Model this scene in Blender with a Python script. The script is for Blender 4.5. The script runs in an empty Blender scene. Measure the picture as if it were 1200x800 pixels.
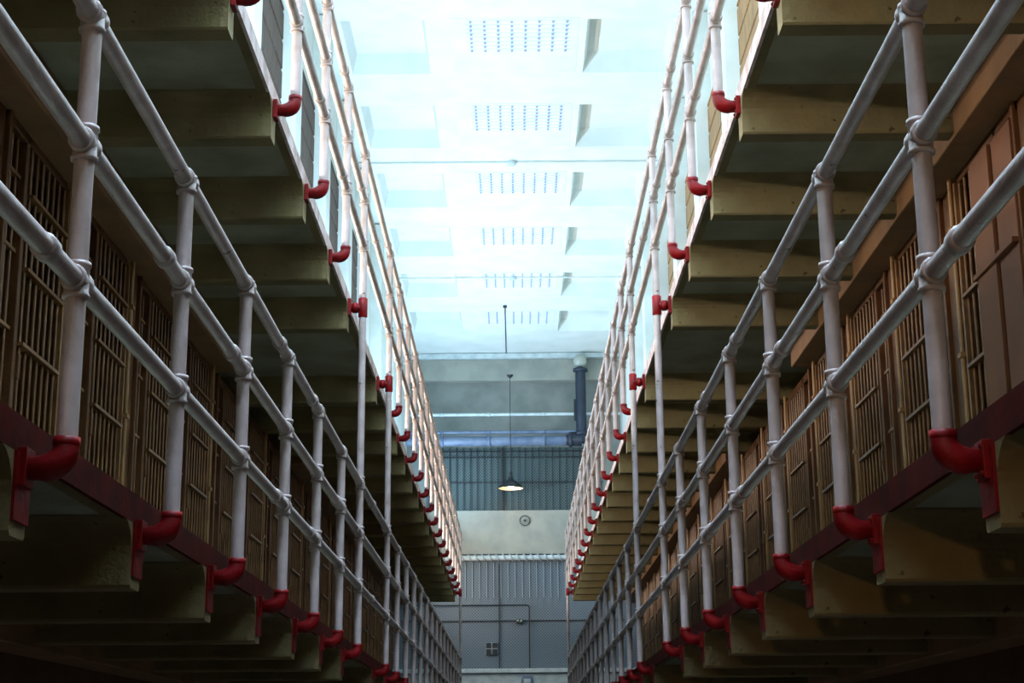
import bpy, bmesh, math, random
from mathutils import Matrix, Vector
random.seed(4)
S = bpy.context.scene
COL = S.collection
U = 1.2            # metres per railing bay
H0 = 1.47          # eye height above the floor, in bays
PI = math.pi

# ------------------------------------------------------------------ materials
def lin(c):
    return c / 12.92 if c <= 0.04045 else ((c + 0.055) / 1.055) ** 2.4

def rgb(r, g, b):
    return (lin(r), lin(g), lin(b), 1.0)

def mat(name, col, rough=0.6, col2=None, scale=6.0, lo=0.4, hi=0.65, bump=0.0, bscale=40.0, metal=0.0, stretch=None, chips=None):
    m = bpy.data.materials.new(name); m.use_nodes = True
    nt = m.node_tree; N = nt.nodes; L = nt.links
    b = N['Principled BSDF']
    b.inputs['Roughness'].default_value = rough
    b.inputs['Metallic'].default_value = metal
    b.inputs['Base Color'].default_value = col
    tc = N.new('ShaderNodeTexCoord')
    src = tc.outputs['Object']
    if stretch:
        mp = N.new('ShaderNodeMapping'); mp.inputs['Scale'].default_value = stretch
        L.new(src, mp.inputs['Vector']); src = mp.outputs['Vector']
    last = None
    if col2 is not None:
        n = N.new('ShaderNodeTexNoise'); n.inputs['Scale'].default_value = scale; n.inputs['Detail'].default_value = 6
        L.new(src, n.inputs['Vector'])
        r = N.new('ShaderNodeValToRGB')
        r.color_ramp.elements[0].position = lo; r.color_ramp.elements[0].color = col
        r.color_ramp.elements[1].position = hi; r.color_ramp.elements[1].color = col2
        L.new(n.outputs['Fac'], r.inputs['Fac']); last = r.outputs['Color']
    if chips is not None:
        n2 = N.new('ShaderNodeTexNoise'); n2.inputs['Scale'].default_value = 22; n2.inputs['Detail'].default_value = 3
        L.new(tc.outputs['Object'], n2.inputs['Vector'])
        r2 = N.new('ShaderNodeValToRGB')
        r2.color_ramp.elements[0].position = 0.70; r2.color_ramp.elements[0].color = (0, 0, 0, 1)
        r2.color_ramp.elements[1].position = 0.73; r2.color_ramp.elements[1].color = (1, 1, 1, 1)
        L.new(n2.outputs['Fac'], r2.inputs['Fac'])
        mx = N.new('ShaderNodeMix'); mx.data_type = 'RGBA'
        L.new(r2.outputs['Color'], mx.inputs['Factor'])
        if last: L.new(last, mx.inputs['A'])
        else: mx.inputs['A'].default_value = col
        mx.inputs['B'].default_value = chips
        last = mx.outputs['Result']
    if last: L.new(last, b.inputs['Base Color'])
    if bump:
        n3 = N.new('ShaderNodeTexNoise'); n3.inputs['Scale'].default_value = bscale; n3.inputs['Detail'].default_value = 5
        L.new(tc.outputs['Object'], n3.inputs['Vector'])
        bp = N.new('ShaderNodeBump'); bp.inputs['Strength'].default_value = bump; bp.inputs['Distance'].default_value = 0.02
        L.new(n3.outputs['Fac'], bp.inputs['Height']); L.new(bp.outputs['Normal'], b.inputs['Normal'])
    return m

def emis(name, col, strength):
    m = bpy.data.materials.new(name); m.use_nodes = True
    b = m.node_tree.nodes['Principled BSDF']
    b.inputs['Base Color'].default_value = col
    b.inputs['Emission Color'].default_value = col
    b.inputs['Emission Strength'].default_value = strength
    return m

def crosshatch(name, col, wire, scale=70.0):
    """sheet of woven wire in front of a dull pane: diagonal wire pattern"""
    m = bpy.data.materials.new(name); m.use_nodes = True
    nt = m.node_tree; N = nt.nodes; L = nt.links; b = N['Principled BSDF']
    tc = N.new('ShaderNodeTexCoord'); outs = []
    for ang in (PI / 4, -PI / 4):
        mp = N.new('ShaderNodeMapping'); mp.inputs['Rotation'].default_value = (0, ang, 0)
        L.new(tc.outputs['Object'], mp.inputs['Vector'])
        w = N.new('ShaderNodeTexWave'); w.wave_type = 'BANDS'; w.bands_direction = 'X'; w.inputs['Scale'].default_value = scale / 10
        L.new(mp.outputs['Vector'], w.inputs['Vector'])
        r = N.new('ShaderNodeValToRGB'); r.color_ramp.elements[0].position = 0.72; r.color_ramp.elements[1].position = 0.85
        L.new(w.outputs['Fac'], r.inputs['Fac']); outs.append(r.outputs['Color'])
    mx = N.new('ShaderNodeMath'); mx.operation = 'MAXIMUM'
    L.new(outs[0], mx.inputs[0]); L.new(outs[1], mx.inputs[1])
    n = N.new('ShaderNodeTexNoise'); n.inputs['Scale'].default_value = 1.2
    L.new(tc.outputs['Object'], n.inputs['Vector'])
    base = N.new('ShaderNodeMix'); base.data_type = 'RGBA'
    base.inputs['A'].default_value = col; base.inputs['B'].default_value = tuple(c * 0.7 for c in col[:3]) + (1,)
    L.new(n.outputs['Fac'], base.inputs['Factor'])
    c = N.new('ShaderNodeMix'); c.data_type = 'RGBA'
    L.new(mx.outputs[0], c.inputs['Factor']); L.new(base.outputs['Result'], c.inputs['A']); c.inputs['B'].default_value = wire
    L.new(c.outputs['Result'], b.inputs['Base Color'])
    b.inputs['Roughness'].default_value = 0.7
    return m

M = {
    'pipe': mat('pale_pipe_paint', rgb(.66, .60, .59), .32, rgb(.58, .52, .50), 9, bump=.12, bscale=60, chips=rgb(.25, .2, .17)),
    'red': mat('red_fitting_paint', rgb(.52, .012, .035), .5, rgb(.40, .01, .025), 10, bump=.15),
    'redfascia': mat('worn_red_edge_paint', rgb(.32, .075, .045), .9, rgb(.23, .07, .045), 7, bump=.1),
    'whitefascia': mat('worn_white_edge_paint', rgb(.84, .77, .77), .6, rgb(.70, .62, .60), 8, .45, .6, bump=.3),
    'beam': mat('cream_beam_paint', rgb(.50, .45, .31), .7, rgb(.42, .37, .25), 3, bump=.25, chips=rgb(.3, .27, .17)),
    'slab': mat('grey_green_slab_paint', rgb(.60, .60, .52), .75, rgb(.50, .50, .42), 2.5, bump=.25),
    'ceil': mat('white_ceiling_paint', rgb(.86, .88, .87), .8, rgb(.82, .85, .83), 2, bump=.1),
    'cell': mat('brown_steel_paint', rgb(.38, .24, .12), .5, rgb(.31, .19, .09), 5, bump=.2),
    'bar': mat('tan_bar_paint', rgb(.48, .33, .17), .45, rgb(.39, .26, .12), 12),
    'conduit': mat('light_tan_conduit', rgb(.62, .46, .26), .45, rgb(.52, .38, .2), 9),
    'sheet': mat('brown_sheet_paint', rgb(.44, .26, .13), .7, rgb(.38, .22, .11), 3),
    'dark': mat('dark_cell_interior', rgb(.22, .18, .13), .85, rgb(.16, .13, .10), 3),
    'lintel': mat('tan_lintel_paint', rgb(.56, .41, .27), .65, rgb(.48, .35, .23), 4, bump=.2),
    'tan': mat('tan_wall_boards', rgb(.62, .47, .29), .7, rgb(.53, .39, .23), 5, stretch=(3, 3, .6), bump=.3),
    'tan_shaded': mat('shade_darkened_boards', rgb(.34, .27, .22), .8, rgb(.27, .21, .17), 5, stretch=(3, 3, .6), bump=.3),  # left boards: shade of the unlit wall put into a darker colour
    'upper': mat('pale_upper_wall', rgb(.82, .84, .82), .75, rgb(.77, .79, .76), 2, bump=.1),
    'plaster': mat('grey_green_plaster', rgb(.53, .54, .52), .85, rgb(.45, .47, .45), 1.8, bump=.2),
    'plaster2': mat('pale_plaster', rgb(.61, .61, .57), .85, rgb(.54, .55, .52), 2.2, bump=.2),
    'bluepipe': mat('blue_grey_pipe', rgb(.44, .49, .58), .4, rgb(.34, .40, .50), 4, bump=.15),
    'darkpipe': mat('dark_blue_pipe', rgb(.16, .19, .25), .45, rgb(.12, .145, .20), 5, bump=.15),
    'globe': mat('grey_globe', rgb(.66, .68, .64), .35),
    'iron': mat('dark_iron', rgb(.10, .12, .13), .5),
    'wire': mat('pale_wire', rgb(.62, .66, .70), .5),
    'screen_up': crosshatch('woven_mesh_over_window', rgb(.20, .25, .26), rgb(.36, .42, .42)),
    'screen_lo': crosshatch('woven_mesh_screen', rgb(.31, .36, .41), rgb(.45, .50, .54)),
    'shade': mat('black_enamel', rgb(.09, .11, .10), .3),
    'inner': mat('cream_enamel', rgb(.9, .82, .7), .4),
    'bulb': emis('lit_bulb', (1, .72, .42, 1), 30),
    'slot': mat('blue_grey_vent_slot', rgb(.60, .64, .84), .6),
    'floor': mat('polished_concrete_floor', rgb(.27, .25, .22), .35, rgb(.22, .20, .18), 2),
    'ledge': mat('pale_ledge_paint', rgb(.78, .82, .82), .5, rgb(.68, .73, .74), 6),
}

for k_, v_ in (('red', .25), ('redfascia', .1), ('whitefascia', .2), ('cell', .3), ('slab', .2), ('beam', .25)):
    M[k_].node_tree.nodes['Principled BSDF'].inputs['Specular IOR Level'].default_value = v_

# ------------------------------------------------------------------ mesh builder (units: bays)
class MB:
    def __init__(s): s.v = []; s.f = []; s.sm = []; s.mi = []
    def add(s, vs, fs, smooth=False, mi=0):
        b = len(s.v); s.v += [tuple(v) for v in vs]
        for f in fs: s.f.append([b + i for i in f]); s.sm.append(smooth); s.mi.append(mi)
    def box(s, x0, x1, y0, y1, z0, z1, mi=0):
        x0, x1 = min(x0, x1), max(x0, x1); y0, y1 = min(y0, y1), max(y0, y1); z0, z1 = min(z0, z1), max(z0, z1)
        vs = [(x, y, z) for z in (z0, z1) for y in (y0, y1) for x in (x0, x1)]
        s.add(vs, [(0, 2, 3, 1), (4, 5, 7, 6), (0, 1, 5, 4), (2, 6, 7, 3), (0, 4, 6, 2), (1, 3, 7, 5)], mi=mi)
        return s
    def prism(s, prof, axis, a, b, mi=0):
        """polygon profile in the two other axes, extruded along axis"""
        n = len(prof)
        def P(p, t): return {'x': (t, p[0], p[1]), 'y': (p[0], t, p[1]), 'z': (p[0], p[1], t)}[axis]
        vs = [P(p, a) for p in prof] + [P(p, b) for p in prof]
        s.add(vs, [tuple(range(n))[::-1], tuple(range(n, 2 * n))] + [(i, (i + 1) % n, n + (i + 1) % n, n + i) for i in range(n)], mi=mi)
        return s
    def sweep(s, pts, rad, n=12, caps=True):
        """tube through points, radius a number or a list"""
        pts = [Vector(p) for p in pts]; m = len(pts)
        rr = rad if isinstance(rad, (list, tuple)) else [rad] * m
        up = None; vs = []
        for i, p in enumerate(pts):
            d = (pts[min(i + 1, m - 1)] - pts[max(i - 1, 0)]).normalized()
            if up is None:
                up = Vector((0, 0, 1)) if abs(d.z) < .9 else Vector((1, 0, 0))
            u = (up - d * up.dot(d)).normalized(); up = u; w = d.cross(u)
            for k in range(n):
                a = 2 * PI * k / n; vs.append(p + (u * math.cos(a) + w * math.sin(a)) * rr[i])
        fs = [(i * n + k, i * n + (k + 1) % n, (i + 1) * n + (k + 1) % n, (i + 1) * n + k) for i in range(m - 1) for k in range(n)]
        s.add(vs, fs, True)
        if caps: s.add(vs[:n], [tuple(range(n))[::-1]]); s.add(vs[-n:], [tuple(range(n))])
        return s
    def lathe(s, prof, c=(0, 0, 0), n=24, axis='z'):
        vs = []
        for r, h in prof:
            for k in range(n):
                a = 2 * PI * k / n; p = (r * math.cos(a), r * math.sin(a), h)
                if axis == 'y': p = (p[0], p[2], p[1])
                if axis == 'x': p = (p[2], p[0], p[1])
                vs.append((p[0] + c[0], p[1] + c[1], p[2] + c[2]))
        m = len(prof)
        s.add(vs, [(i * n + k, i * n + (k + 1) % n, (i + 1) * n + (k + 1) % n, (i + 1) * n + k) for i in range(m - 1) for k in range(n)], True)
        return s
    def build(s, name, m, parent=None, bevel=0):
        me = bpy.data.meshes.new(name)
        me.from_pydata([(x * U, y * U, z * U) for x, y, z in s.v], [], s.f)
        for mm in (m if isinstance(m, (list, tuple)) else [m]): me.materials.append(mm)
        me.polygons.foreach_set('use_smooth', s.sm); me.polygons.foreach_set('material_index', s.mi)
        bm = bmesh.new(); bm.from_mesh(me); bmesh.ops.recalc_face_normals(bm, faces=bm.faces); bm.to_mesh(me); bm.free()
        me.update()
        o = bpy.data.objects.new(name, me); COL.objects.link(o)
        if bevel:
            b = o.modifiers.new('bevel', 'BEVEL'); b.width = bevel * U; b.segments = 2; b.limit_method = 'ANGLE'
        if parent is not None: o.parent = parent
        return o

def at(o, x, y, z):       # bays, z measured from the eye -> metres
    o.location = (x * U, y * U, (z + H0) * U); return o

def lat(o, x, y, z):      # local offset of a part
    o.location = (x * U, y * U, z * U); return o

def tag(o, label, cat, group=None, kind=None):
    o['label'] = label; o['category'] = cat
    if group: o['group'] = group
    if kind: o['kind'] = kind
    return o

def empty(name, x, y, z):
    e = bpy.data.objects.new(name, None); COL.objects.link(e); e.empty_display_size = .1
    return at(e, x, y, z)

def copy_tree(o, parent=None):
    c = o.copy(); COL.objects.link(c); c.parent = parent
    for ch in list(o.children): copy_tree(ch, c)
    return c

ORD = ('first second third fourth fifth sixth seventh eighth ninth tenth eleventh twelfth thirteenth fourteenth fifteenth '
       'sixteenth seventeenth eighteenth nineteenth twentieth').split()

# ------------------------------------------------------------------ measured layout (bays, eye at origin)
D0 = 3.124                 # nearest post in view
POST = {'left': -.881, 'right': .845}
EDGE = {'left': -.967, 'right': .930}
TIER = {'lower': 0.0, 'upper': 2.0}
Z_BASE, Z_RAILS, Z_FL = .6057, (.9375, 1.232, 1.5195), .559
Z_BEAM, Z_SLAB, Z_DECK = .418, .583, .657
WALLX = 1.92
Y_END = 26.35
ZC = 7.2
R = .0208
sgn = {'left': -1, 'right': 1}
SKIP = 7
POLES = (6, 8, 23)

# ------------------------------------------------------------------ galleries (setting)
def gallery(side, tier):
    s = sgn[side]; dz = TIER[tier]; e = EDGE[side]
    mb = MB()
    mb.box(e - s * -.012, s * 2.55, -1.2, Y_END, Z_SLAB + .006, Z_DECK - .004)
    o = mb.build('gallery_deck', M['slab']); at(o, 0, 0, dz)
    tag(o, 'concrete walkway slab of the %s gallery along the %s cell block' % (tier, side), 'gallery', kind='structure')
    f = MB().box(e, e + s * .013, -1.2, Y_END, Z_SLAB, Z_DECK)
    fo = f.build('fascia', M['redfascia' if tier == 'lower' else 'whitefascia'], o)
    MB().box(e + s * .0135, e + s * .05, -1.2, Y_END, Z_SLAB + .001, Z_SLAB + .010).build('edge_lip', M['beam'], o)
    # concrete cross beams under the slab
    b = MB()
    x0, x1 = sorted((0.0005 * s, s * (2.5 - abs(e))))
    # section flares out to the slab in a soft curve
    fl = [(.05 + .10 * (1 - math.cos(t)), Z_SLAB + .004 - .085 * (1 - math.sin(t))) for t in [k * PI / 12 for k in range(7)]]
    half = [(.044, Z_BEAM), (.05, Z_BEAM + .008)] + fl
    b.prism(half + [(-y, z) for y, z in half[::-1]], 'x', x0, x1)
    b.sm = [False] * len(b.f)
    proto = b.build('beam', M['beam'], o)
    pl = MB().box(-s * .006, s * .001, -.049, .049, Z_BEAM + .03, Z_SLAB + .0).build('end_plate', M['red'], proto) if tier == 'lower' else None
    first = True
    for i in range(-3, 24):
        if i == SKIP: continue
        c = proto if first else copy_tree(proto, o)
        first = False
        lat(c, e, D0 + i, 0)
    return o

for side in ('left', 'right'):
    for tier in ('lower', 'upper'):
        gallery(side, tier)

# lintel beam over the cell fronts, interrupted at the cross passage
for side in ('left', 'right'):
    s = sgn[side]
    for tier, dz, n in (('lower', 2.0, 'middle'), ('ground', 0.0, 'ground')):
        k = 0
        for (a, b, w) in ((-1.0, 10.05, 'near'), (13.4, Y_END, 'far')):
            o = MB().box(s * 1.78, s * 2.02, a, b, .40, .585).build('trim_%d' % (1 + k + (2 if side == 'right' else 0) + (4 if dz == 0 else 0)), M['lintel'], None, .006)
            at(o, 0, 0, dz); k += 1
            tag(o, 'tan lintel over the %s-floor cells, %s stretch on the %s' % (n, w, side), 'lintel', kind='structure')

# ------------------------------------------------------------------ railings
def make_post(s, dx, length, tier):
    """post with red elbow and flange; origin at the foot of the pale pipe; dx: edge to post distance"""
    p = MB().sweep([(0, 0, -.005), (0, 0, length)], R, 16).build('post', M['pipe'])
    e = MB()
    rc, rb = .040, .050
    pts = [(0, 0, .002)] + [(s * rc * (1 - math.cos(t)), 0, -(rb - rc) - rc * math.sin(t)) for t in [k * PI / 12 for k in range(7)]]
    # elbow bends away from the corridor to the slab edge
    e.sweep(pts + [(s * (rc + .008), 0, -rb), (s * (dx - .008), 0, -rb)], [R * 1.2, R * 1.24, R * 1.3, R * 1.36, R * 1.4, R * 1.4, R * 1.38, R * 1.34, R * 1.22, R * 1.1], 16)
    e.lathe([(R * 1.0, .010), (R * 1.3, .010), (R * 1.32, -.004), (R * 1.2, -.008)], (0, 0, 0), 16)
    el = e.build('elbow', M['red'], p); el['label'] = 'red painted pipe elbow at the foot of the post'
    fl = MB().box(s * (dx - .018), s * dx, -.03, .03, -rb - .04, -rb + .038)
    for yy in (-.02, .02):
        for zz in (-.028, .026): fl.lathe([(0, -.006), (.006, -.006), (.006, 0)], (s * (dx - .018), yy, -rb + zz), 8, 'x')
    f = fl.build('flange', M['red'], p, .003); f['label'] = 'red bolted wall flange'
    return p

def tee_mesh(top=False):
    t = MB()
    h = .038
    up = .012 if top else h
    t.lathe([(R, -h), (R * 1.32, -h), (R * 1.36, -h + .008), (R * 1.2, -h + .012), (R * 1.22, 0), (R * 1.2, up - .012), (R * 1.36, up - .008), (R * 1.32, up), (R, up)], (0, 0, 0), 16)
    t.lathe([(R, -.034), (R * 1.32, -.034), (R * 1.34, -.026), (R * 1.2, -.02), (R * 1.25, 0), (R * 1.2, .02), (R * 1.34, .026), (R * 1.32, .034), (R, .034)], (0, 0, 0), 16, 'y')
    return t

def railing(side, tier):
    s = sgn[side]; dz = TIER[tier]; x = POST[side]; dx = abs(EDGE[side] - x)
    yn = D0 - 1 if tier == 'lower' else D0
    root = empty('pipe_railing', x, yn, Z_BASE + dz)
    tag(root, 'pale three-bar pipe railing along the %s edge of the %s gallery' % (side, tier), 'railing', 'gallery railings')
    zr = [z - Z_BASE for z in Z_RAILS]
    y1 = D0 + 23 - yn
    for k, z in enumerate(zr):
        rm = MB().sweep([(0, -1.6 if tier == 'lower' else -2.0, z), (0, y1, z)], R * .98, 16)
        r = rm.build('rail', M['pipe'], root)
        c = None
        for i in range(0, 24):
            if (i * 3 + k * 2) % 4 in (0, 1):
                if c is None:
                    c = MB().lathe([(R, -.022), (R * 1.26, -.02), (R * 1.3, 0), (R * 1.26, .02), (R, .022)], (0, 0, 0), 14, 'y').build('coupling', M['pipe'], r)
                else:
                    c = copy_tree(c, r)
                lat(c, 0, i + .78, z)
    proto = make_post(s, dx, zr[-1], tier); proto.parent = root
    for k, z in enumerate(zr):
        t = tee_mesh(k == 2).build('tee_fitting', M['pipe'], proto); lat(t, 0, 0, z)
    used = False
    for i in range(-1 if tier == 'lower' else 0, 23):
        if i == SKIP or i in POLES: continue
        c = proto if not used else copy_tree(proto, root)
        used = True
        lat(c, 0, D0 + i - yn, 0)
    # fittings where the rails pass the tall poles
    return root

for side in ('left', 'right'):
    for tier in ('lower', 'upper'): railing(side, tier)

def pole(side, idx, which):
    s = sgn[side]; x = POST[side]; dx = abs(EDGE[side] - x); y = D0 + idx
    ztop = Z_RAILS[-1] + 2.0
    low = idx != 23
    zb = Z_BASE if low else -H0
    root = empty('tall_pole', x, y, zb)
    tag(root, which % side, 'pole', 'tall poles')
    MB().sweep([(0, 0, -.004 if low else 0), (0, 0, ztop - zb)], R, 16).build('pipe', M['pipe'], root)
    zt = Z_FL + 2.0 - zb
    T = MB()
    T.lathe([(R, -.06), (R * 1.3, -.055), (R * 1.3, .055), (R, .06)], (0, 0, 0), 16)
    T.sweep([(0, 0, 0), (s * (dx - .01), 0, 0)], R * 1.2, 14)
    T.lathe([(R * 1.2, 0), (R * 1.5, 0), (R * 1.5, s * .03), (R * 1.2, s * .03)], (s * .03, 0, 0), 14, 'x')
    T.box(s * (dx - .018), s * dx, -.034, .034, -.05, .05)
    t = T.build('red_tee', M['red'], root); lat(t, 0, 0, zt); t['label'] = 'red tee joint tying the pole to the upper gallery edge'
    tees = [z + d for d in (0, 2.0) for z in Z_RAILS]
    for z in tees:
        q = tee_mesh(z > ztop - .01).build('tee_fitting', M['pipe'], root); lat(q, 0, 0, z - zb)
    if low:
        d = make_post(s, dx, .1, 'lower')
        for ch in list(d.children):
            ch.parent = root
        bpy.data.objects.remove(d)

for side in ('left', 'right'):
    pole(side, 6, 'tall pale pole joining both galleries on the %s, nearest the camera')
    pole(side, 8, 'tall pale pole joining both galleries on the %s, second from the camera')
    pole(side, 23, 'slender pale pole to the floor at the far end of the %s galleries')

# ------------------------------------------------------------------ barred cell fronts
def make_cell(s):
    """origin on the walkway at the near side of the cell; +y runs along the corridor; s points into the block"""
    root = empty('cell_front', 0, 0, 0)
    H = 1.755; P = 1.1
    MB().box(0, s * .56, .06, .27, 0, H).build('pillar', M['cell'], root, .008)
    c = MB().sweep([(-s * .03, .03, 0), (-s * .03, .03, H)], .0115, 10)
    for z in (.35, .95, 1.5): c.box(-s * .047, s * .01, .006, .054, z, z + .02)
    c.build('conduit', M['conduit'], root)
    h = MB().box(-s * .01, s * .05, .27, P - .004, H - .05, H).box(-s * .01, s * .05, .27, P - .004, 0, .035)
    h.box(-s * .02, s * .05, .27, .30, 0, H).box(-s * .01, s * .05, .52, .56, 0, H)
    h.build('frame', M['cell'], root, .004)
    g = MB()
    for y in (.345, .415, .485): g.sweep([(s * .02, y, .02), (s * .02, y, H - .03)], .0068, 8)
    for z in (.33, .63, .94, 1.25, 1.55): g.box(s * .008, s * .032, .29, .53, z, z + .014)
    g.build('bar_grille', M['bar'], root)
    d = MB()
    n = 7
    for k in range(n): d.sweep([(-s * .01, .585 + k * .078, .03), (-s * .01, .585 + k * .078, H - .06)], .0070, 8)
    for z in (.28, .58, .89, 1.19, 1.49): d.box(-s * .034, s * .002, .56, P - .02, z, z + .014)
    d.box(-s * .03, s * .006, P - .035, P - .012, .03, H - .05)
    do = d.build('door', M['bar'], root)
    k = MB().box(-s * .02, s * .01, .562, .592, .76, .86)
    k.lathe([(0, -.004), (.008, -.004), (.008, .0)], (-s * .02, .577, .80), 10, 'x')
    k.build('lock_plate', M['cell'], do, .003)
    return root

for side in ('left', 'right'):
    s = sgn[side]
    proto = None; n = 0
    for tier, dz, rng in (('middle', Z_DECK, range(0, 18)),):
        n = 0
        for k in rng:
            y = 5.45 + k * 1.1
            if proto is None: c = proto = make_cell(s)
            else: c = copy_tree(proto)
            at(c, s * WALLX, y, dz)
            nm = ORD[n]; n += 1
            tag(c, '%s barred cell front from the camera in the %s row on the %s' % (nm, tier, side), 'cell front', 'cell fronts of the %s row' % tier)

    if side == 'right':      # sheet panels on the nearest cell only, added once the copies are made
        c = proto
        sp = MB().box(-s * .030, -s * .012, .29, .53, .03, 1.68).box(-s * .042, -s * .024, .55, .80, .03, 1.68)
        for z in (.58, 1.19): sp.box(-s * .055, -s * .03, .29, .82, z, z + .022)
        spo = sp.build('sheet_panel', M['sheet'], c, .003); spo['label'] = 'plain brown sheet panels over the bars'

for side in ('left', 'right'):
    s = sgn[side]
    o = MB().box(s * 1.95, s * 2.02, -1.19, Y_END, -H0, .40).box(s * 1.94, s * 2.02, -1.19, 5.44, Z_DECK, 2.40).build('wall_%s_ground' % side, M['cell']); at(o, 0, 0, 0)
    tag(o, 'plain brown block wall of the ground floor under the lower gallery on the %s' % side, 'wall', kind='structure')

# block core behind the bars and the upper walls
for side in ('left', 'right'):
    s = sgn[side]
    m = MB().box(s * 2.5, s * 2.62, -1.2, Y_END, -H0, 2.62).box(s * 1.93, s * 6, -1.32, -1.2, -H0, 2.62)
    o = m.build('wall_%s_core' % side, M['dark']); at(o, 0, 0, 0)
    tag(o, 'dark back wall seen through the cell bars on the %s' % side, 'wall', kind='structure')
    m = MB().box(s * 1.96, s * 2.12, -1.2, 29.2, 2.662, ZC + .02).box(s * 1.96, s * 6, -1.32, -1.2, 2.622, ZC + .02)
    o = m.build('wall_%s' % side, M['upper']); at(o, 0, 0, 0)
    tag(o, 'pale upper wall rising behind the %s upper gallery to the ceiling' % side, 'wall', kind='structure')
    # tan boards between white piers
    t = 0
    for j in range(-1, 9):
        yc = 12.75 + (j - 3) * 2.18
        if yc < 10: continue
        p = MB().box(s * 1.80, s * 1.965, yc - .17, yc + .17, 2.664, ZC - .02).build('pier', M['upper'], None, .01)
        at(p, 0, 0, 0); t += 1
        tag(p, '%s white pier from the camera on the %s upper wall' % (ORD[t - 1], side), 'pier', 'white piers of the upper walls', 'structure')
    t = 0
    for j in range(-1, 6):
        ya = 12.75 + (j - 3) * 2.18 + .172; yb = ya + 2.18 - .344
        if ya < 10: continue
        b = MB(); z = 2.67
        while z < 6.2:
            zt = min(z + .262, 6.21); b.prism([(s * 1.955, z), (s * 1.925, z + .006), (s * 1.925, zt - .026), (s * 1.955, zt - .016)], 'y', ya, yb); z += .268
        b.box(s * 1.945, s * 1.958, ya, yb, 2.67, 6.21)
        o = b.build('boarding', M['tan' if side == 'right' else 'tan_shaded']); at(o, 0, 0, 0); t += 1
        tag(o, '%s panel of %s horizontal boards from the camera, on the %s upper wall' % (ORD[t - 1], 'tan' if side == 'right' else 'shade-darkened tan', side), 'boarding', 'board panels of the upper walls', 'structure')

# ------------------------------------------------------------------ floor, ceiling, near wall
o = MB().box(-6, 6, -13, 29.4, -.1, 0).build('floor', M['floor']); at(o, 0, 0, -H0)
tag(o, 'concrete corridor floor below the view between the cell blocks', 'floor', kind='structure')
o = MB().box(-6, 6, -13.1, -13, -H0, ZC + .3).build('wall_near', M['plaster']); at(o, 0, 0, 0)
tag(o, 'plain plaster wall behind the camera closing the corridor', 'wall', kind='structure')

BAY = 2.2
BAYS = [16.27 + BAY * k for k in range(-7, 6)]      # far edge of each coffer
XS = [(-1.72, -.872), (.778, 1.70)]
def ceiling():
    mb = MB(); dep, ins, iny = .21, .05, .08
    xs = [-2.2, XS[0][0], XS[0][1], XS[1][0], XS[1][1], 2.2]
    ys = [-13]
    for b in BAYS: ys += [b - 1.32, b]
    ys.append(29.3)
    for j in range(len(ys) - 1):
        hole = j % 2 == 1
        for i in range(5):
            x0, x1, y0, y1 = xs[i], xs[i + 1], ys[j], ys[j + 1]
            if hole and i in (1, 3):
                a = [(x0, y0, 0), (x1, y0, 0), (x1, y1, 0), (x0, y1, 0)]
                b = [(x0 + ins, y0 + iny, dep), (x1 - ins, y0 + iny, dep), (x1 - ins, y1 - iny, dep), (x0 + ins, y1 - iny, dep)]
                mb.add(a + b, [(0, 1, 5, 4), (1, 2, 6, 5), (2, 3, 7, 6), (3, 0, 4, 7), (4, 5, 6, 7)])
            else:
                mb.add([(x0, y0, 0), (x1, y0, 0), (x1, y1, 0), (x0, y1, 0)], [(0, 1, 2, 3)])
    mb.box(-6.1, 6.1, -13.1, 29.3, .3, .36)
    mb.add([(-6.1, -13, 0), (-2.2, -13, 0), (-2.2, -1.1, 0), (-6.1, -1.1, 0)], [(0, 1, 2, 3)]); mb.add([(6.1, -13, 0), (2.2, -13, 0), (2.2, -1.1, 0), (6.1, -1.1, 0)], [(0, 1, 2, 3)])
    return mb
o = ceiling().build('ceiling', M['ceil']); at(o, 0, 0, ZC)
tag(o, 'bright white coffered ceiling high above the corridor', 'ceiling', kind='structure')

# louvred vents in the middle of the ceiling
def make_vent():
    root = empty('ceiling_vent', 0, 0, 0)
    MB().box(-.60, .72, -.02, 1.30, -.004, .0).build('panel', M['ceil'], root, .004)
    l = MB()
    for r in range(8): l.box(-.44, .64, .02 + r * .098, .0225 + r * .098, -.010, -.003)
    l.build('louvre', M['ceil'], root)
    sl = MB()
    for r in range(8):
        for c in range(8): sl.box(-.40 + c * .14, -.376 + c * .14, .04 + r * .098, .068 + r * .098, -.019, -.011)
    sl.build('grille', M['slot'], root)
    return root
vents = [b for b in BAYS if b > 15]
v0 = None
for k, b in enumerate(vents):
    v = v0 = make_vent() if v0 is None else v0
    if k: v = copy_tree(v0)
    at(v, -.02, b - 1.34, ZC)
    tag(v, '%s white slotted vent panel from the camera in the middle of the ceiling' % ORD[k], 'vent', 'ceiling vents')

# glazed skylights nearer than the view
sky = emis('skylight_glow', (.60, .78, 1.0, 1), 50)
for k, b in enumerate([b for b in BAYS if b < 9]):
    w_ = MB().box(-.62, .72, -1.26, .02, -.02, -.012).build('window_%d' % (k + 2), sky); at(w_, 0, b, ZC)
    MB().box(-.68, .78, -1.32, .08, -.011, 0).build('window_frame', M['ceil'], w_)
    tag(w_, '%s glazed skylight overhead behind the top of the view' % ORD[k], 'window', kind='structure')

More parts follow.
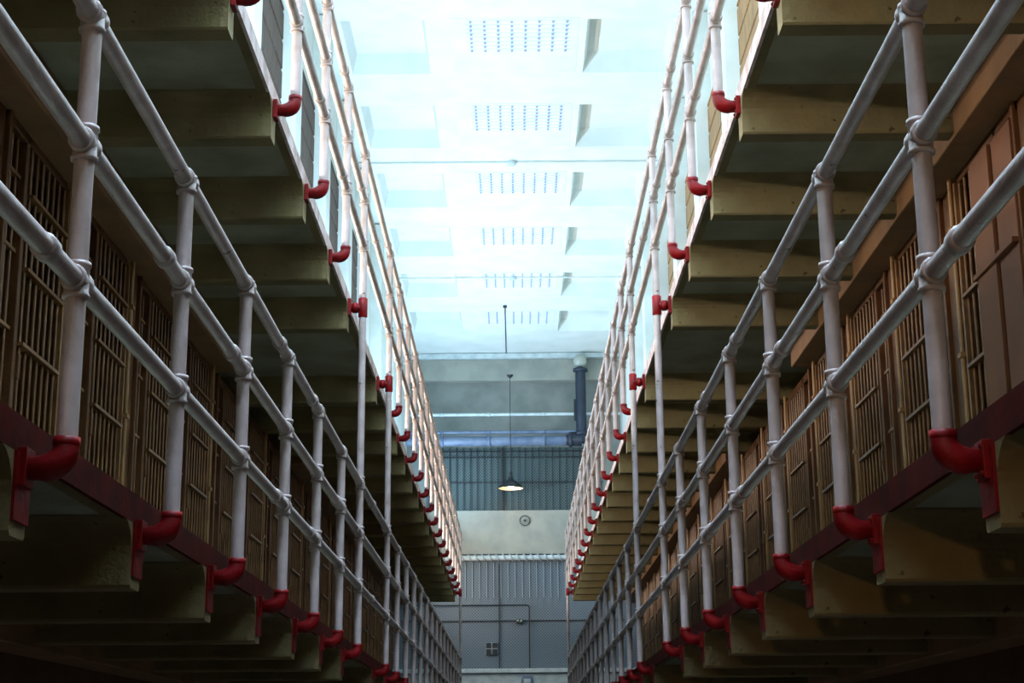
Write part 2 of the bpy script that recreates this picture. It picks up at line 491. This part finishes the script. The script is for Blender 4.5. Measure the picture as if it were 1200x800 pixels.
# thin conduits across the ceiling
for k, (y, nm) in enumerate(((18.95, 'nearer'), (23.95, 'farther'))):
    root = empty('ceiling_conduit', 0, y, ZC)
    tag(root, 'thin white conduit across the ceiling with a centre box, %s of the two' % nm, 'conduit', 'ceiling conduits')
    MB().sweep([(-1.94, 0, -.016), (1.94, 0, -.016)], .012, 8).build('pipe', M['upper'], root)
    MB().lathe([(0, -.05), (.05, -.05), (.06, -.04), (.06, 0)], (0, 0, 0), 16).build('junction_box', M['ledge'], root)
o = empty('ceiling_conduit', -.13, 25.6, ZC)
tag(o, 'thin dark conduit running lengthwise on the ceiling up to the end wall', 'conduit')
MB().sweep([(0, 0, -.012), (0, 3.2, -.012)], .009, 8).build('pipe', M['darkpipe'], o)
MB().lathe([(0, -.04), (.03, -.04), (.035, 0)], (0, 0, 0), 12).build('junction_box', M['darkpipe'], o)

# ------------------------------------------------------------------ end wall
YW = 29.0
w = MB()
w.box(-2.65, 2.65, YW + .12, YW + .3, -H0, ZC + .02)
o = w.build('wall_far', M['plaster']); at(o, 0, 0, 0)
tag(o, 'grey green plaster end wall closing the corridor', 'wall', kind='structure')
o = MB().box(-1.955, 1.955, YW - .1, YW + .125, 6.70, 7.1).build('trim_9', M['plaster2'], None, .01); at(o, 0, 0, 0)
tag(o, 'pale beam across the top of the end wall', 'beam', kind='structure')
o = MB().box(-1.955, 1.955, YW - .22, YW + .125, 7.1, 7.19).build('trim_10', M['ledge'], None, .008); at(o, 0, 0, 0)
tag(o, 'bright white ledge where the ceiling meets the end wall', 'ledge', kind='structure')
o = MB().box(-1.955, 1.955, YW - .02, YW + .125, 3.52, 4.31).build('wall_far_band', M['plaster2'], None, .008); at(o, 0, 0, 0)
tag(o, 'pale plain band of the end wall below the mesh window', 'wall', kind='structure')
o = MB().box(-2.45, 2.45, YW - .1, YW + .125, -H0, 1.42).build('wall_far_base', M['ledge'], None, .008); at(o, 0, 0, 0)
tag(o, 'pale blue base of the end wall below the mesh screen', 'wall', kind='structure')
o = MB().box(-2.45, 2.45, YW - .16, YW + .125, 1.425, 1.50).build('trim_11', M['ledge'], None, .01); at(o, 0, 0, 0)
tag(o, 'pale ledge along the foot of the mesh screen', 'ledge', kind='structure')

# barred mesh window above the band
root = empty('window_1', 0, YW, 4.315)
tag(root, 'wide dark mesh window with vertical bars high on the end wall', 'window', kind='structure')
MB().box(-1.6, 1.6, .09, .118, 0, 1.16).build('mesh_panel', M['screen_up'], root)
b = MB(); x = -1.55
while x < 1.56:
    b.box(x - .007, x + .007, .04, .062, 0, 1.16); x += .125
b.build('window_bars', M['iron'], root)
b = MB()
for z in (.52, .98, 1.09): b.box(-1.6, 1.6, .058, .076, z - .010, z + .010)
b.box(-.235, -.205, .03, .08, 0, 1.16)
b.build('window_frame', M['iron'], root)

# lower mesh screen
root = empty('mesh_screen', 0, YW, 1.503)
tag(root, 'tall blue grey wire mesh screen filling the end of the corridor', 'screen', kind='structure')
MB().box(-2.4, 2.4, .085, .118, 0, 1.9).build('mesh_panel', M['screen_lo'], root)
b = MB(); x = -2.3
while x < 2.31:
    b.box(x - .005, x + .005, .06, .078, 1.25, 1.88); x += .128
b.build('upper_bars', M['wire'], root)
b = MB()
b.box(-2.4, 2.4, .05, .07, .835, .853)
b.box(-.295, -.278, .045, .07, 0, 1.85)
b.build('frame_bar', M['iron'], root)
# twisted roll of wire on top of the screen
root = empty('wire_roll', 0, YW - .03, 3.455)
tag(root, 'pale twisted wire roll lying along the top of the mesh screen', 'wire roll')
MB().sweep([(-2.0, 0, 0), (2.0, 0, 0)], .045, 12).build('core', M['ledge'], root)
hp = [(-2.0 + .0125 * k, .056 * math.cos(k * PI / 5), .056 * math.sin(k * PI / 5)) for k in range(321)]
MB().sweep(hp, .012, 6).build('coil', M['wire'], root)

# bent conduit on the screen and its bits
root = empty('wall_conduit', .25, YW, 1.50)
tag(root, 'dark bent conduit with a rounded corner on the mesh screen', 'conduit')
pts = [(0, .02, 0), (0, .02, 1.06)] + [(-.06 + .06 * math.cos(a), .02, 1.06 + .06 * math.sin(a)) for a in [k * PI / 12 for k in range(1, 7)]] + [(-2.2, .02, 1.12)]
MB().sweep(pts, .011, 8).build('pipe', M['iron'], root)
root = empty('wall_vent', -.42, YW, 1.755)
tag(root, 'small dark four-pane vent low on the mesh screen', 'vent')
v = MB()
for i in (0, 1):
    for j in (0, 1): v.box(-.10 + i * .11, -.01 + i * .11, .03, .06, .005 + j * .11, .095 + j * .11)
v.build('pane', M['iron'], root)
MB().box(-.105, .105, .045, .08, 0, .21).build('vent_frame', M['wire'], root)
root = empty('twin_lamp', .075, YW, 2.30)
tag(root, 'small twin-bulb emergency lamp on the mesh screen bar', 'lamp')
MB().box(-.06, .06, .0, .05, -.01, .07).build('housing', M['iron'], root, .006)
for sx in (-.03, .03):
    MB().lathe([(0, -.03), (.014, -.026), (.02, -.01), (.016, 0)], (sx, 0, .04), 12, 'y').build('lamp_head', M['globe'], root)
root = empty('wall_box', .2, YW - .1, 1.22)
tag(root, 'small grey tapered box below the pale ledge on the end wall', 'box')
MB().prism([(-.12, 0), (.12, 0), (.08, .16), (-.08, .16)], 'y', -.06, -.002).build('housing', M['bluepipe'], root, .008)
MB().box(-.06, .06, -.068, -.058, .03, .1).build('cover', M['ledge'], root)

# round alarm gong on the band
root = empty('round_gong', .185, YW - .02, 4.12)
tag(root, 'small round gong with dark rim on the pale band of the end wall', 'gong')
MB().lathe([(.085, 0), (.095, -.012), (.095, -.03), (.086, -.034), (.084, -.02)], (0, 0, 0), 28, 'y').build('rim', M['iron'], root)
MB().lathe([(.088, -.018), (.03, -.03), (.0, -.032)], (0, 0, 0), 24, 'y').build('plate', M['plaster'], root)
MB().lathe([(.02, -.028), (.02, -.045), (0, -.048)], (0, 0, 0), 12, 'y').build('hub', M['iron'], root)

# pipes across the end wall
def wall_pipe(z, r, y, m, label):
    root = empty('cross_pipe', 0, y, z)
    tag(root, label, 'pipe', 'pipes across the end wall')
    x1 = 1.94 if r < .05 else 1.15
    MB().sweep([(-1.94, 0, 0), (x1, 0, 0)], r, 16).build('pipe', M[m], root)
    for x in (-1.3, -.45, .55):
        lat(MB().lathe([(r, -.03), (r * 1.15, -.028), (r * 1.15, .028), (r, .03)], (0, 0, 0), 16, 'x').build('clamp', M[m], root), x, 0, 0)
wall_pipe(6.03, .028, YW - .25, 'ledge', 'thin pale pipe spanning the end wall, topmost of three')
wall_pipe(5.70, .032, YW - .25, 'bluepipe', 'thin blue grey pipe just above the thick pipe on the end wall')
wall_pipe(5.54, .088, YW - .25, 'bluepipe', 'thick blue grey pipe spanning the end wall above the mesh window')
root = empty('standpipe', 1.225, YW - .3, 5.44)
tag(root, 'dark blue upright standpipe topped by a grey globe beside the right railing', 'pipe')
MB().sweep([(0, 0, .05), (0, 0, 1.38)], .095, 20).build('pipe', M['darkpipe'], root)
MB().lathe([(.095, 1.36), (.135, 1.37), (.135, 1.42), (.06, 1.43), (.05, 1.5)], (0, 0, 0), 20).build('top_flange', M['darkpipe'], root)
MB().lathe([(.0, 1.44), (.06, 1.455), (.11, 1.50), (.125, 1.565), (.11, 1.63), (.06, 1.68), (0, 1.69)], (0, 0, 0), 20).build('globe', M['globe'], root)
MB().lathe([(.095, .18), (.13, .19), (.13, .24), (.095, .25)], (0, 0, 0), 20).build('lower_flange', M['darkpipe'], root)
v = MB().sweep([(-.28, 0, .1), (-.14, 0, .1), (0, 0, .1)], [.10, .115, .12], 16).lathe([(.1, -.03), (.14, -.025), (.14, .025), (.1, .03)], (-.2, 0, .1), 16, 'x')
v.build('valve', M['darkpipe'], root)
MB().box(-.13, -.095, -.02, .02, .45, .85).build('bracket', M['iron'], root)

# pendant lamp
root = empty('pendant_lamp', -.062, 28.45, 4.62)
tag(root, 'black cone pendant lamp with glowing underside on a long cord', 'lamp')
sh = MB().lathe([(.222, 0), (.226, .006), (.215, .03), (.12, .115), (.06, .155), (.045, .17), (.045, .20), (0, .205)], (0, 0, 0), 28)
so = sh.build('shade', M['shade'], root)
MB().lathe([(.218, .003), (.205, .025), (.11, .105), (.04, .14), (0, .145)], (0, 0, 0), 28).build('reflector', M['inner'], so)
MB().lathe([(0, .012), (.04, .02), (.055, .05), (.04, .085), (.02, .1), (.02, .14)], (0, 0, 0), 18).build('bulb', M['bulb'], root)
MB().lathe([(.028, .20), (.03, .21), (.03, .29), (.015, .31), (0, .31)], (0, 0, 0), 14).build('socket', M['iron'], root)
MB().sweep([(0, 0, .3), (0, .0, 2.03)], .006, 6).build('cord', M['iron'], root)
MB().lathe([(.06, 2.075), (.05, 2.05), (.015, 2.02), (0, 2.02)], (0, 0, 0), 14).build('ceiling_hook', M['iron'], root)

# ------------------------------------------------------------------ light
def area(name, loc, direction, sx, sy, power, col):
    l = bpy.data.lights.new(name, 'AREA'); l.shape = 'RECTANGLE'; l.size = sx * U; l.size_y = sy * U
    l.energy = power; l.color = col
    o = bpy.data.objects.new(name, l); COL.objects.link(o); at(o, *loc)
    d = Vector(direction).normalized()
    z = -d; y = Vector((0, 1, 0)); x = y.cross(z).normalized(); y = z.cross(x)
    o.rotation_euler = Matrix((x, y, z)).transposed().to_euler()
    return o
# cool strip lights on the left upper gallery, hidden behind its deck, thrown up and across
area('gallery_strip_light', (-1.62, 14.5, 4.25), (.66, 0, .75), .12, 28, 1500, (.46, .73, 1.0))
area('gallery_side_light', (-1.74, 14.5, 2.85), (1, 0, .12), .12, 28, 780, (1.0, .86, .74))
# warm lamp hanging in the cross aisle behind the camera, round the corner of the left block
pl = bpy.data.lights.new('cross_aisle_lamp', 'POINT'); pl.energy = 900; pl.color = (1.0, .58, .27); pl.shadow_soft_size = .2
po = bpy.data.objects.new('cross_aisle_lamp', pl); COL.objects.link(po); at(po, -3.7, -9, 2.3)
# added fill light below the frame, bounced off the floor to lift the undersides
area('floor_fill_light', (0, 13, -.15), (0, 0, -1), .3, 24, 55, (1.0, .84, .62))
for o_, x_ in (('left', -6.0), ('right', 6.0)):
    w_ = MB().box(x_, x_ + .1 * (1 if x_ > 0 else -1), -13, -1.2, -H0, ZC + .3).build('wall_%s_aisle' % o_, M['plaster']); at(w_, 0, 0, 0)
    tag(w_, 'plaster wall of the cross aisle behind the camera on the %s' % o_, 'wall', kind='structure')

wd = bpy.data.worlds.new('world'); wd.use_nodes = True; S.world = wd
wd.node_tree.nodes['Background'].inputs['Color'].default_value = (.5, .6, .8, 1)
wd.node_tree.nodes['Background'].inputs['Strength'].default_value = .02

# ------------------------------------------------------------------ camera (solved from the photograph)
F, TH, RO, YA = 1889.9842, .2519, .0078, -.0007
TH, RO, YA = 0.25190, 0.00780, -0.00070
def lens_axes():
    cols = []
    for e in ((1, 0, 0), (0, 1, 0), (0, 0, 1)):
        X, Y, Z = e
        c, s = math.cos(YA), math.sin(YA); X, Y = c * X - s * Y, s * X + c * Y
        c, s = math.cos(TH), math.sin(TH); d = c * Y + s * Z; u = -s * Y + c * Z
        c, s = math.cos(RO), math.sin(RO); X, u = c * X - s * u, s * X + c * u
        cols.append((X, u, -d))
    return Matrix(((cols[0][0], cols[0][1], cols[0][2]), (cols[1][0], cols[1][1], cols[1][2]), (cols[2][0], cols[2][1], cols[2][2])))
cd = bpy.data.cameras.new('camera'); cam = bpy.data.objects.new('camera', cd); COL.objects.link(cam)
cd.sensor_width = 36; cd.lens = F / 1200 * 36; cd.clip_start = .05; cd.clip_end = 200
cam.matrix_world = Matrix.Translation((0, 0, H0 * U)) @ lens_axes().to_4x4()
S.camera = cam

S.view_settings.view_transform = 'Standard'; S.view_settings.look = 'None'
S.view_settings.gamma = 1; S.view_settings.use_curve_mapping = False
S.view_settings.exposure = 0.0
try:
    S.cycles.use_denoising = True
    S.cycles.max_bounces = 10; S.cycles.diffuse_bounces = 6
except Exception: pass
